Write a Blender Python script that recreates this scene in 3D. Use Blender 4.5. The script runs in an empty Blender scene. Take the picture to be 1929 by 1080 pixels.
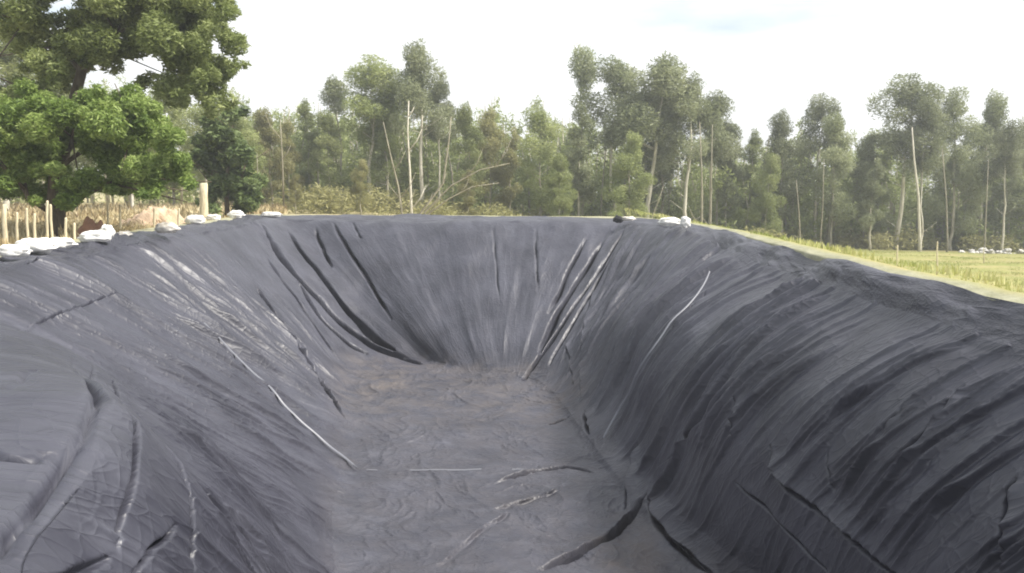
import bpy, math, random
import numpy as np
from mathutils import Vector, noise as mn
R = math.radians
random.seed(7)
# ------------------------------------------------------------------ camera, sky, sun, exposure
S = bpy.context.scene
C = S.collection
FPX = 1514.0; H = 0.9; PITCH = math.atan((540 - 352) / FPX)
cam = bpy.data.cameras.new('camera'); co = bpy.data.objects.new('camera', cam); C.objects.link(co)
co.location = (0, 0, H); co.rotation_euler = (math.pi / 2 - PITCH, 0, 0)
cam.sensor_width = 36; cam.lens = 36 * FPX / 1929; cam.clip_start = .05; cam.clip_end = 3000
S.camera = co
SUN_EL, SUN_AZ = 50, 106          # azimuth clockwise from +Y
W = bpy.data.worlds.new('World'); S.world = W; W.use_nodes = True
nt = W.node_tree; nt.nodes.clear()
def nn(t, kind, **kw):
    n = t.nodes.new(kind)
    for k, v in kw.items():
        if k in n.inputs.keys() if hasattr(n.inputs, 'keys') else False: n.inputs[k].default_value = v
        else: setattr(n, k, v)
    return n
out = nn(nt, 'ShaderNodeOutputWorld'); bg = nn(nt, 'ShaderNodeBackground'); bg.inputs[1].default_value = .12
sky = nn(nt, 'ShaderNodeTexSky'); sky.sky_type = 'NISHITA'; sky.sun_disc = False
sky.sun_elevation = R(SUN_EL); sky.sun_rotation = R(SUN_AZ); sky.air_density = 1.2; sky.dust_density = 2.5
tc = nn(nt, 'ShaderNodeTexCoord'); mp = nn(nt, 'ShaderNodeMapping'); mp.inputs['Scale'].default_value = (1.2, 1.2, 5)
nz = nn(nt, 'ShaderNodeTexNoise'); nz.inputs['Scale'].default_value = 1.5; nz.inputs['Detail'].default_value = 6
rp = nn(nt, 'ShaderNodeValToRGB'); rp.color_ramp.elements[0].position = .38; rp.color_ramp.elements[1].position = .52
mx = nn(nt, 'ShaderNodeMixRGB'); mx.inputs[2].default_value = (6.3, 6.4, 6.4, 1)
nt.links.new(tc.outputs['Generated'], mp.inputs[0]); nt.links.new(mp.outputs[0], nz.inputs['Vector'])
nt.links.new(nz.outputs['Fac'], rp.inputs[0]); nt.links.new(rp.outputs[0], mx.inputs[0])
nt.links.new(sky.outputs[0], mx.inputs[1]); nt.links.new(mx.outputs[0], bg.inputs[0]); nt.links.new(bg.outputs[0], out.inputs[0])
sl = bpy.data.lights.new('sun', 'SUN'); sl.energy = 4.6; sl.angle = R(12); sl.color = (1, .95, .86)
so = bpy.data.objects.new('sun', sl); C.objects.link(so)
a, e = R(SUN_AZ), R(SUN_EL)
so.rotation_euler = Vector((math.sin(a) * math.cos(e), math.cos(a) * math.cos(e), math.sin(e))).to_track_quat('Z', 'Y').to_euler()
S.view_settings.view_transform = 'Standard'; S.view_settings.look = 'None'
S.view_settings.exposure = 0.72; S.view_settings.gamma = 1
S.cycles.filter_width = 1.9; S.cycles.max_bounces = 6; S.cycles.transparent_max_bounces = 6
S.cycles.use_denoising = True

# ------------------------------------------------------------------ helpers
cp, sp = math.cos(PITCH), math.sin(PITCH)
def ray(x, y):
    u, v = (x - 964.5) / FPX, (540 - y) / FPX
    return np.array([u, cp + v * sp, -sp + v * cp])
def gp(x, y, z=0.0):                       # point where the sight line of a photo point meets height z
    d = ray(x, y); t = (z - H) / d[2]; return np.array([d[0] * t, d[1] * t, z])
def atd(x, y, D):                          # point at distance D along Y
    d = ray(x, y); t = D / d[1]; return np.array([d[0] * t, D, H + d[2] * t])
def proj(P):
    q = P - np.array([0, 0, H]); dep = q[..., 1] * cp - q[..., 2] * sp
    up = q[..., 1] * sp + q[..., 2] * cp; dd = np.where(dep > .05, dep, .05)
    return 964.5 + FPX * q[..., 0] / dd, 540 - FPX * up / dd, dep
def hsh(ix, iy, s):
    v = (ix.astype(np.int64) * 374761393 + iy.astype(np.int64) * 668265263 + s * 974711) & 0x7fffffff
    v = ((v ^ (v >> 13)) * 1274126177) & 0x7fffffff
    return ((v ^ (v >> 16)) & 0xffff) / 65535.0
def vn(x, y, s=0):
    ix, iy = np.floor(x), np.floor(y); fx, fy = x - ix, y - iy
    fx = fx * fx * fx * (fx * (fx * 6 - 15) + 10); fy = fy * fy * fy * (fy * (fy * 6 - 15) + 10)
    a_, b_ = hsh(ix, iy, s), hsh(ix + 1, iy, s); c_, d_ = hsh(ix, iy + 1, s), hsh(ix + 1, iy + 1, s)
    return ((a_ * (1 - fx) + b_ * fx) * (1 - fy) + (c_ * (1 - fx) + d_ * fx) * fy) * 2 - 1
def fbm(x, y, s=0, o=3):
    r = 0; am = 1
    for k in range(o): r = r + am * vn(x * 2 ** k, y * 2 ** k, s + k * 17); am *= .5
    return r
def vr(x, y, s=0):
    return .75 * (vn(x * .8 + y * .6, y * .8 - x * .6, s) + vn(x * .39 - y * .92 + 3.3, x * .92 + y * .39, s + 5))
def sst(a_, b_, x):
    t = np.clip((x - a_) / (b_ - a_), 0, 1); return t * t * (3 - 2 * t)
def link(name, me, mat=None, parent=None):
    if mat: me.materials.append(mat)
    o = bpy.data.objects.new(name, me); C.objects.link(o)
    if parent: o.parent = parent
    return o
def mesh(name, V, F, smooth=True):
    V = np.asarray(V, dtype=np.float32); F = np.asarray(F, dtype=np.int32)
    me = bpy.data.meshes.new(name); n = F.shape[1]
    me.vertices.add(len(V)); me.vertices.foreach_set('co', V.ravel())
    me.loops.add(F.size); me.loops.foreach_set('vertex_index', F.ravel())
    me.polygons.add(len(F)); me.polygons.foreach_set('loop_start', np.arange(0, F.size, n, dtype=np.int32))
    me.polygons.foreach_set('loop_total', np.full(len(F), n, dtype=np.int32))
    me.update(calc_edges=True)
    if smooth: me.polygons.foreach_set('use_smooth', np.ones(len(F), dtype=bool))
    return me
def fattr(me, name, arr):
    at = me.attributes.new(name, 'FLOAT', 'POINT'); at.data.foreach_set('value', np.asarray(arr, dtype=np.float32).ravel())
def tag(o, label=None, cat=None, group=None, kind=None):
    for k, v in (('label', label), ('category', cat), ('group', group), ('kind', kind)):
        if v: o[k] = v
    return o
def empty(name, loc, label, cat, group=None):
    o = bpy.data.objects.new(name, None); C.objects.link(o); o.location = tuple(float(v) for v in loc)
    return tag(o, label, cat, group)
def gridfaces(nr, na, wrap=True):
    i = np.arange(nr - 1)[:, None]; j = np.arange(na if wrap else na - 1)[None, :]; k = (j + 1) % na
    return np.stack([i * na + j + 0 * i, i * na + k + 0 * i, (i + 1) * na + k, (i + 1) * na + j], -1).reshape(-1, 4)
class TB:                                   # tapered tubes collected in one mesh
    def __init__(s): s.V = []; s.F = []
    def tube(s, pts, rad, n=7):
        pts = [Vector(p) for p in pts]; b0 = len(s.V)
        for i, p in enumerate(pts):
            d = (pts[min(i + 1, len(pts) - 1)] - pts[max(i - 1, 0)]).normalized()
            x = d.cross(Vector((0.31, .95, .05))).normalized(); y = d.cross(x)
            for k in range(n):
                t = 2 * math.pi * k / n; q = p + (x * math.cos(t) + y * math.sin(t)) * rad[i]; s.V.append(tuple(q))
        for i in range(len(pts) - 1):
            for k in range(n):
                a_ = b0 + i * n; s.F.append((a_ + k, a_ + (k + 1) % n, a_ + n + (k + 1) % n, a_ + n + k))
        c_ = len(s.V); s.V.append(tuple(pts[-1])); a_ = b0 + (len(pts) - 1) * n
        for k in range(n): s.F.append((a_ + k, a_ + (k + 1) % n, c_, c_))
        c_ = len(s.V); s.V.append(tuple(pts[0]))
        for k in range(n): s.F.append((b0 + (k + 1) % n, b0 + k, c_, c_))
    def mesh(s, name):
        me = bpy.data.meshes.new(name)
        me.from_pydata(s.V, [], [f if f[2] != f[3] else f[:3] for f in s.F]); me.update()
        for p in me.polygons: p.use_smooth = True
        return me

# ------------------------------------------------------------------ materials
def pmat(name):
    m = bpy.data.materials.new(name); m.use_nodes = True; t = m.node_tree; t.nodes.clear()
    o = t.nodes.new('ShaderNodeOutputMaterial'); b = t.nodes.new('ShaderNodeBsdfPrincipled')
    t.links.new(b.outputs[0], o.inputs[0]); return m, t, b, o
def tnoise(t, scale, detail=4, vec=None, rough=.55):
    n = t.nodes.new('ShaderNodeTexNoise'); n.inputs['Scale'].default_value = scale; n.inputs['Detail'].default_value = detail
    n.inputs['Roughness'].default_value = rough
    if vec: t.links.new(vec, n.inputs['Vector'])
    return n.outputs['Fac']
def ramp(t, fac, stops):
    r = t.nodes.new('ShaderNodeValToRGB'); t.links.new(fac, r.inputs[0]); el = r.color_ramp.elements
    while len(el) < len(stops): el.new(.5)
    for q, (p, c_) in zip(el, stops): q.position = p; q.color = (c_ if len(c_) == 4 else (*c_, 1))
    return r.outputs[0]
def mixc(t, f, a_, b_, mode='MIX'):
    n = t.nodes.new('ShaderNodeMixRGB'); n.blend_type = mode
    for i, v in ((0, f), (1, a_), (2, b_)):
        if isinstance(v, (int, float)): n.inputs[i].default_value = v
        elif isinstance(v, tuple): n.inputs[i].default_value = (*v, 1)
        else: t.links.new(v, n.inputs[i])
    return n.outputs[0]
def attr(t, name):
    n = t.nodes.new('ShaderNodeAttribute'); n.attribute_name = name; return n
def coord(t, kind='Object', scale=(1, 1, 1)):
    n = t.nodes.new('ShaderNodeTexCoord'); m = t.nodes.new('ShaderNodeMapping'); m.inputs['Scale'].default_value = scale
    t.links.new(n.outputs[kind], m.inputs[0]); return m.outputs[0]
def bump(t, b, h, strength, dist):
    n = t.nodes.new('ShaderNodeBump'); n.inputs['Strength'].default_value = strength; n.inputs['Distance'].default_value = dist
    t.links.new(h, n.inputs['Height']); t.links.new(n.outputs[0], b.inputs['Normal']); return n

def liner_mat():
    m, t, b, o = pmat('black_plastic')
    uv = coord(t, 'UV', (1, 1, 1)); st = coord(t, 'UV', (1.6, .35, 1)); st2 = coord(t, 'UV', (3, .5, 1)); ob = coord(t)
    base = ramp(t, tnoise(t, .9, 5, ob), [(.3, (.024, .0245, .036)), (.7, (.054, .055, .074))])
    streak = ramp(t, tnoise(t, 2.0, 6, st, .65), [(.50, (0, 0, 0)), (.85, (.5, .5, .5))])  # lengthwise pale streaks: dust plus wrinkle highlights painted into the colour
    fine = tnoise(t, 14, 4, ob)
    dust_sheen = mixc(t, streak, base, (.115, .118, .145))
    mud = attr(t, 'mud').outputs['Fac']
    mm = t.nodes.new('ShaderNodeMath'); mm.operation = 'MULTIPLY'; t.links.new(mud, mm.inputs[0])
    t.links.new(ramp(t, tnoise(t, 2.2, 6, ob, .7), [(.38, (0, 0, 0)), (.62, (1, 1, 1))]), mm.inputs[1])
    col = mixc(t, mm.outputs[0], dust_sheen, (.11, .094, .088))
    t.links.new(col, b.inputs['Base Color'])
    rg = ramp(t, tnoise(t, 3, 4, ob), [(.3, (.41, .41, .41)), (.7, (.56, .56, .56))])
    rg2 = mixc(t, mm.outputs[0], rg, (.85, .85, .85)); t.links.new(rg2, b.inputs['Roughness'])
    b.inputs['Specular IOR Level'].default_value = .6
    def creases(scale, vec, wdt, distort):
        nv = t.nodes.new('ShaderNodeTexNoise'); nv.inputs['Scale'].default_value = 1.3; t.links.new(vec, nv.inputs['Vector'])
        add = mixc(t, distort, vec, nv.outputs['Color'], 'ADD')
        v = t.nodes.new('ShaderNodeTexVoronoi'); v.feature = 'DISTANCE_TO_EDGE'; v.inputs['Scale'].default_value = scale
        t.links.new(add, v.inputs['Vector']); return ramp(t, v.outputs['Distance'], [(0, (1, 1, 1)), (wdt * .4, (.35, .35, .35)), (wdt, (0, 0, 0))])
    cA = creases(1.6, coord(t, 'UV', (2.2, .42, 1)), .14, .9); cB = creases(3.2, coord(t, 'UV', (2.4, .8, 1)), .16, 1.0); cC = creases(3.2, coord(t, 'Object', (1.6, 1.3, 1)), .14, 1.0)
    h = mixc(t, .45, cA, cB); h2 = mixc(t, .30, h, cC); h3 = mixc(t, .06, h2, fine)
    bump(t, b, h3, .42, .026)
    return m
def seam_mat():
    m, t, b, o = pmat('seam_plastic'); b.inputs['Base Color'].default_value = (.17, .175, .20, 1); b.inputs['Roughness'].default_value = .4
    bump(t, b, tnoise(t, 25, 3, coord(t)), .3, .01); return m
def ground_mat():
    m, t, b, o = pmat('field_soil'); ob = coord(t)
    n1 = tnoise(t, .35, 6, ob, .65); n2 = tnoise(t, 3.5, 6, ob, .7)
    green = ramp(t, n1, [(.35, (.22, .25, .07)), (.5, (.33, .32, .12)), (.68, (.40, .33, .17))])
    straw = ramp(t, n1, [(.35, (.34, .32, .15)), (.55, (.50, .43, .25)), (.7, (.36, .27, .14))])
    c1 = mixc(t, attr(t, 'east').outputs['Fac'], straw, green)
    c2 = mixc(t, ramp(t, n2, [(.35, (0, 0, 0)), (.7, (.6, .6, .6))]), c1, (.16, .15, .07))
    c3 = mixc(t, attr(t, 'sand').outputs['Fac'], c2, ramp(t, n2, [(.3, (.22, .22, .14)), (.7, (.38, .37, .27))]))
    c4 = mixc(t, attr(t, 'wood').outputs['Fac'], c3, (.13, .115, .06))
    t.links.new(c4, b.inputs['Base Color']); b.inputs['Roughness'].default_value = .95; b.inputs['Specular IOR Level'].default_value = .1
    bump(t, b, n2, .6, .08); return m
def leaf_mat(name, stops, trans=.3):
    m, t, b, o = pmat(name); tone = attr(t, 'tone').outputs['Fac']; ob = coord(t)
    oi = t.nodes.new('ShaderNodeObjectInfo')
    c_ = ramp(t, tone, stops)
    hs = t.nodes.new('ShaderNodeHueSaturation'); t.links.new(c_, hs.inputs['Color'])
    mr = t.nodes.new('ShaderNodeMapRange'); t.links.new(oi.outputs['Random'], mr.inputs[0])
    mr.inputs[3].default_value = .8; mr.inputs[4].default_value = 1.2; t.links.new(mr.outputs[0], hs.inputs['Value'])
    b.inputs['Roughness'].default_value = .55; b.inputs['Specular IOR Level'].default_value = .3
    t.links.new(hs.outputs[0], b.inputs['Base Color'])
    tr = t.nodes.new('ShaderNodeBsdfTranslucent'); t.links.new(hs.outputs[0], tr.inputs[0])
    ms = t.nodes.new('ShaderNodeMixShader'); ms.inputs[0].default_value = trans
    t.links.new(b.outputs[0], ms.inputs[1]); t.links.new(tr.outputs[0], ms.inputs[2]); t.links.new(ms.outputs[0], o.inputs[0])
    return m
def simple(name, c0, c1, scale=6, rough=.85, bs=.4, bd=.02, stretch=(1, 1, 1)):
    m, t, b, o = pmat(name); n = tnoise(t, scale, 5, coord(t, 'Object', stretch), .65)
    t.links.new(ramp(t, n, [(.35, c0), (.65, c1)]), b.inputs['Base Color']); b.inputs['Roughness'].default_value = rough
    b.inputs['Specular IOR Level'].default_value = .25
    bump(t, b, n, bs, bd); return m
M = {}
M['liner'] = liner_mat(); M['seam'] = seam_mat(); M['ground'] = ground_mat()
M['euc'] = leaf_mat('gum_leaf', [(0, (.16, .19, .065)), (.5, (.28, .32, .12)), (1, (.43, .45, .22))], .4)
M['eucgrey'] = leaf_mat('grey_gum_leaf', [(0, (.14, .165, .08)), (.5, (.26, .285, .15)), (1, (.40, .42, .26))], .4)
M['eucolive'] = leaf_mat('olive_gum_leaf', [(0, (.18, .18, .07)), (.5, (.30, .29, .12)), (1, (.45, .42, .22))], .4)
M['broad'] = leaf_mat('broad_leaf', [(0, (.10, .13, .04)), (.5, (.22, .26, .09)), (1, (.40, .44, .20))], .4)
M['bright'] = leaf_mat('fresh_leaf', [(0, (.08, .13, .03)), (.5, (.21, .29, .07)), (1, (.40, .48, .17))], .4)
M['dark'] = leaf_mat('dark_leaf', [(0, (.05, .08, .03)), (.5, (.11, .15, .05)), (1, (.20, .25, .10))])
M['grass'] = leaf_mat('grass_blade', [(0, (.22, .26, .07)), (.5, (.37, .39, .14)), (1, (.52, .49, .25))], .2)
M['straw'] = leaf_mat('straw_blade', [(0, (.20, .13, .07)), (.5, (.48, .39, .21)), (1, (.75, .66, .44))], .2)
M['bark'] = simple('pale_bark', (.20, .18, .13), (.46, .43, .34), 4, .85, .4, .02, (2, 2, .5))
M['palebark'] = simple('cream_bark', (.42, .39, .31), (.66, .62, .52), 4, .8, .3, .01, (2, 2, .5))
M['dimbark'] = simple('grey_bark', (.17, .155, .11), (.34, .31, .23), 4, .85, .4, .02, (2, 2, .5))
M['darkbark'] = simple('brown_bark', (.07, .055, .04), (.16, .13, .09), 6, .9, .6, .03, (2, 2, .5))
M['bag'] = simple('white_sack', (.60, .59, .56), (.86, .85, .82), 7, .75, .5, .02)
M['bagdirty'] = simple('dusty_sack', (.45, .41, .35), (.76, .73, .68), 7, .8, .5, .02)
M['blackbag'] = simple('black_plastic_bundle', (.02, .02, .022), (.05, .05, .055), 7, .5, .5, .02)
M['stake'] = simple('weathered_wood', (.42, .36, .24), (.70, .63, .45), 9, .85, .5, .01, (3, 3, .5))
M['redsoil'] = simple('red_soil', (.20, .10, .065), (.36, .21, .14), 3, .95, .8, .1)
M['tansoil'] = simple('tan_soil', (.40, .28, .18), (.66, .50, .36), 3, .95, .8, .1)
M['stone'] = simple('pale_stone', (.42, .41, .38), (.68, .66, .62), 5, .9, .6, .03)

# ------------------------------------------------------------------ pit shape: rim line, floor line and outer liner edge, walked clockwise from below the camera
F0 = -3.3
def P2(p, z): return gp(p[0], p[1], z)[:2] if abs(p[0]) + abs(p[1]) > 60 else np.array(p, float)
ctl = [  # rim, floor, outer edge
    ((.5, 1.1), (.7, 3.9), (.5, -2.5)),
    ((-.8, 1.45), (-.3, 4.1), (-2.5, -2.5)),
    ((-1.35, 2.1), (-.85, 4.8), (-6, -1.5)),
    ((170, 800), (-1.35, 6.1), (-8.2, 1.2)),
    ((-2.4, 4.35), (-1.8, 7.7), (-8.0, 3.6)),
    ((-3.7, 5.7), (628, 975), (-7.6, 5.6)),
    ((-5.2, 7.3), (646, 905), (-7.2, 7.6)),
    ((8, 500), (652, 845), (-30, 487)),
    ((150, 468), (652, 787), (125, 461)),
    ((330, 436), (652, 730), (312, 430)),
    ((440, 421), (662, 700), (425, 415)),
    ((484, 414), (738, 679), (466, 406)),
    ((508, 411), (790, 681), (490, 405)),
    ((560, 410), (812, 684), (550, 406)),
    ((700, 411), (860, 695), (700, 407)),
    ((860, 412), (920, 706), (860, 408)),
    ((1030, 413), (975, 712), (1030, 409)),
    ((1138, 414), (992, 715), (1145, 410)),
    ((1172, 415), (1004, 718), (1190, 411)),
    ((1240, 421), (1034, 738), (1262, 418)),
    ((1330, 436), (1062, 775), (1355, 433)),
    ((1450, 468), (1115, 850), (1478, 464)),
    ((1600, 509), (1200, 962), (1630, 504)),
    ((1760, 547), (1290, 1050), (1795, 541)),
    ((1929, 587), (1400, 1150), (1970, 580)),
    ((4.05, 3.4), (2.6, 5.4), (4.6, 3.2)),
    ((3.9, 1.5), (2.2, 4.5), (4.6, -.8)),
    ((2.2, .95), (1.5, 4.0), (3.2, -2.5)),
]
CT = np.array([np.concatenate([P2(a_, 0), P2(b_, F0), P2(c_, 0)]) for a_, b_, c_ in ctl])
def catmull(Pn, u):
    n = len(Pn); i = np.floor(u).astype(int); f = (u - i)[:, None]
    p0, p1, p2, p3 = Pn[(i - 1) % n], Pn[i % n], Pn[(i + 1) % n], Pn[(i + 2) % n]
    return .5 * ((2 * p1) + (p2 - p0) * f + (2 * p0 - 5 * p1 + 4 * p2 - p3) * f ** 2 + (3 * p1 - p0 - 3 * p2 + p3) * f ** 3)
uu = np.linspace(0, len(CT), 24001); cc = catmull(CT, uu)
mid = (cc[:, :2] + cc[:, 2:4]) / 2
ds = np.r_[0, np.hypot(*np.diff(mid, axis=0).T)]; arc = np.cumsum(ds); PER = arc[-1]
def resample(n):
    rim = cc[:, :2]; dr = np.r_[0, np.hypot(*np.diff(rim, axis=0).T)]; df = np.r_[0, np.hypot(*np.diff(cc[:, 2:4], axis=0).T)]
    w = (dr + df) / np.maximum(mid[:, 1], 3.0) + 1e-6; w[mid[:, 1] < 4.3] *= .4
    cw = np.cumsum(w); t = np.linspace(cw[0], cw[-1], n + 1)[:-1]
    ui = np.interp(t, cw, uu); return catmull(CT, ui), np.interp(ui, uu, arc)
def smax0(x, k): return .5 * (x + np.sqrt(x * x + k * k))      # soft max(x,0)
def slopez(t):                                                  # rounded profile, t 0 floor -> 1 rim
    k = .09; z = t - smax0(t - .965, k) + smax0(-t, .05); z0 = 0
    return F0 * (1 - z)
cen = np.array([-.35, 12.5])
def spine(fl):
    y = np.clip(fl[:, 1], 6.5, 16.2); return np.stack([.55 - (y - 6.5) * .115, y], 1)
def ringpos(cr, Tf, Ts, Te):
    rim, flo, edg = cr[:, :2], cr[:, 2:4], cr[:, 4:6]; rows = []; tt = []; kind = []
    sp_ = spine(flo)
    for t in Tf: rows.append(sp_ * (1 - t) + flo * t); tt.append(-.001 - (1 - t)); 
    for t in Ts: rows.append(flo * (1 - t) + rim * t); tt.append(t)
    for t in Te: rows.append(rim * (1 - t) + edg * t); tt.append(1 + t)
    XY = np.array(rows); T = np.array(tt)[:, None] * np.ones(len(cr))
    # true metres from the floor edge, used for the bends at foot and crest
    L = np.hypot(*(rim - flo).T); q = np.where(T < 0, T * 3, np.where(T <= 1, T * L, L + (T - 1) * np.hypot(*(edg - rim).T)))
    kr = .28 + .22 * sst(1.5, 3.2, rim[:, 0]) * (1 - sst(15, 19, rim[:, 1])) * sst(1.5, 3.5, rim[:, 1])
    z = F0 + (-F0) * (smax0(q, .28) - smax0(q - L, kr)) / L
    if len(Te): z = z - z[-1:] * np.clip((T - .15) / (T[-1, 0] - .15), 0, 1) ** 1.0
    return XY, T, z
NA = 3000
cr, A1 = resample(NA)
Tf = np.linspace(.0005, .995, 170); Ts = np.linspace(0, 1, 430) ** 1.0; Te = np.linspace(.004, 1, 150) ** 1.15
XY, T, Z = ringpos(cr, Tf, Ts, Te)
NR = len(T)
AA = np.ones((NR, 1)) * A1[None, :]
Pb = np.dstack([XY, Z])
def normals(P):
    du = np.roll(P, -1, 1) - np.roll(P, 1, 1); dv = np.gradient(P, axis=0)
    n = np.cross(dv, du); n /= np.linalg.norm(n, axis=2, keepdims=True) + 1e-12
    n *= np.sign(n[..., 2:3] + 1e-9); return n
N = normals(Pb)
# the right wall bellies out towards the pit
Pb = Pb + N * (.30 * sst(1.2, 2.4, Pb[..., 0]) * (1 - sst(14, 18, Pb[..., 1])) * np.sin(np.pi * np.clip((T - .10) / .86, 0, 1)) ** 1.2)[..., None]
N = normals(Pb)
pxb, pyb, dep = proj(Pb)
right = sst(1.0, 2.2, Pb[..., 0]) * sst(.1, .3, T)
left = sst(-1.5, -2.5, Pb[..., 0]); far = sst(17.5, 20, Pb[..., 1])
onslope = sst(-.02, .12, T); shelf = sst(1.0, 1.08, T) * (1 - right) + sst(1.3, 2.0, T) * right
# broad undulation of the earth below
h = .05 * fbm(Pb[..., 0] * .8, Pb[..., 1] * .8, 3) * (1 - .5 * shelf) + .05 * fbm(AA * .8, T * 1.2, 5) * onslope
# pulled wrinkles running from the rim to the floor, dragged a little along the wall
skew = AA + T * (0.0 * right - .8 * left * (1 - far) * sst(5, 8, Pb[..., 1])) + .35 * fbm(AA * .5, T * 2, 8)
per = lambda f: f
def ridged(v): return (1 - np.abs(v)) ** 3
amp = onslope * (1 - .8 * shelf) * (.45 + .55 * sst(-.3, .5, vn(AA * .45, T * 1.2, 21))) * (1 - .35 * far)
nl = sst(-.5, -1.2, Pb[..., 0]) * (1 - sst(5.5, 7.5, Pb[..., 1])) * sst(.6, .95, T)
calm = (1 - .85 * nl) * (1 - .85 * right * (1 - sst(.25, .55, T + .1 * vn(AA * .6, T * 2, 77))) * (1 - sst(9, 12, Pb[..., 1])))
farw = sst(16.5, 19, Pb[..., 1]) * sst(-6.6, -5.6, Pb[..., 0] + .12 * (22 - Pb[..., 1]) * 0) * (1 - sst(1.6, 2.4, Pb[..., 0]))
calm = calm * (1 - .72 * farw) * (1 - .45 * sst(13, 16, Pb[..., 1]))
amp = amp * calm
w1 = ridged(vn(skew * 1.7, T * .7, 31)) - .3
w2 = ridged(vn(skew * 4.6, T * 1.1, 41)) - .3
w3 = vn(skew * 10, T * 2.2, 43)
h += amp * (.038 * (1 - .45 * right) * w1 + .009 * w2 + .003 * w3)
rp_ = np.random.RandomState(12); a1 = A1; spc = np.abs(np.gradient(A1))
for q in range(640):
    a0 = rp_.uniform(0, PER); col = np.argmin(abs(a1 - a0)); X0 = mid_ = cr[col, 0]; yy = cr[col, 1]
    if yy > 17 and -6.2 < X0 < 2.2 and q % 3: continue
    rr_ = X0 > 2; t0, t1 = (rp_.uniform(-.05, .55), rp_.uniform(.6, 1.12)) if rp_.uniform() < .75 else (rp_.uniform(0, .4), rp_.uniform(.4, .7))
    sc_ = min(1.0, max(.35, yy / 12)); w = rp_.uniform(.009, .022) * (1.5 if rp_.uniform() < .2 else 1) * (.6 + .6 * sc_) * (1.3 if yy > 15 else 1); am = w * rp_.uniform(1.0, 3.0) * (1.1 if rr_ else 1)
    w = max(w, 1.9 * spc[col]); am = max(am, .8 * w); drift = rp_.normal(0, .28) + (-.25 if rr_ else .15); cs_ = np.nonzero(abs(a1 - a0) < abs(drift) + .7)[0]
    tt = T[:, cs_]; ph = rp_.uniform(0, 6); ctr = a0 + drift * (tt - .9) + .05 * np.sin(tt * 5 + ph)
    conv = 1 + .5 * (1 - np.clip(tt, 0, 1))
    d = (a1[cs_][None, :] - ctr) / (w * conv); e_ = sst(t0, t0 + .12, tt) * (1 - sst(t1 - .12, t1, tt))
    h[:, cs_] += calm[:, cs_] * e_ * am * (np.exp(-np.abs(d) ** 1.0) - .45 * np.exp(-((d - 1.9) / 1.1) ** 2))
# floor and shelf crumple
fl = 1 - sst(-.05, .1, T); sx, sy = Pb[..., 0], Pb[..., 1]
wx, wy = sx + .35 * vr(sx * 1.1, sy * 1.1, 2), sy + .35 * vr(sx * 1.1, sy * 1.1, 12)
cr1 = ridged(vr(wx * 1.9, wy * 1.5, 61) * 1.2) - .3; cr2 = ridged(vr(wx * 5, wy * 4, 71) * 1.2) - .3; cr3 = ridged(vr(wx * 12, wy * 11, 73)) - .3
h += fl * (.022 * cr1 + .016 * cr2 + .006 * cr3) + shelf * (1 - .8 * right) * (.016 * cr1 + .009 * cr2 + .003 * cr3)
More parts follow.
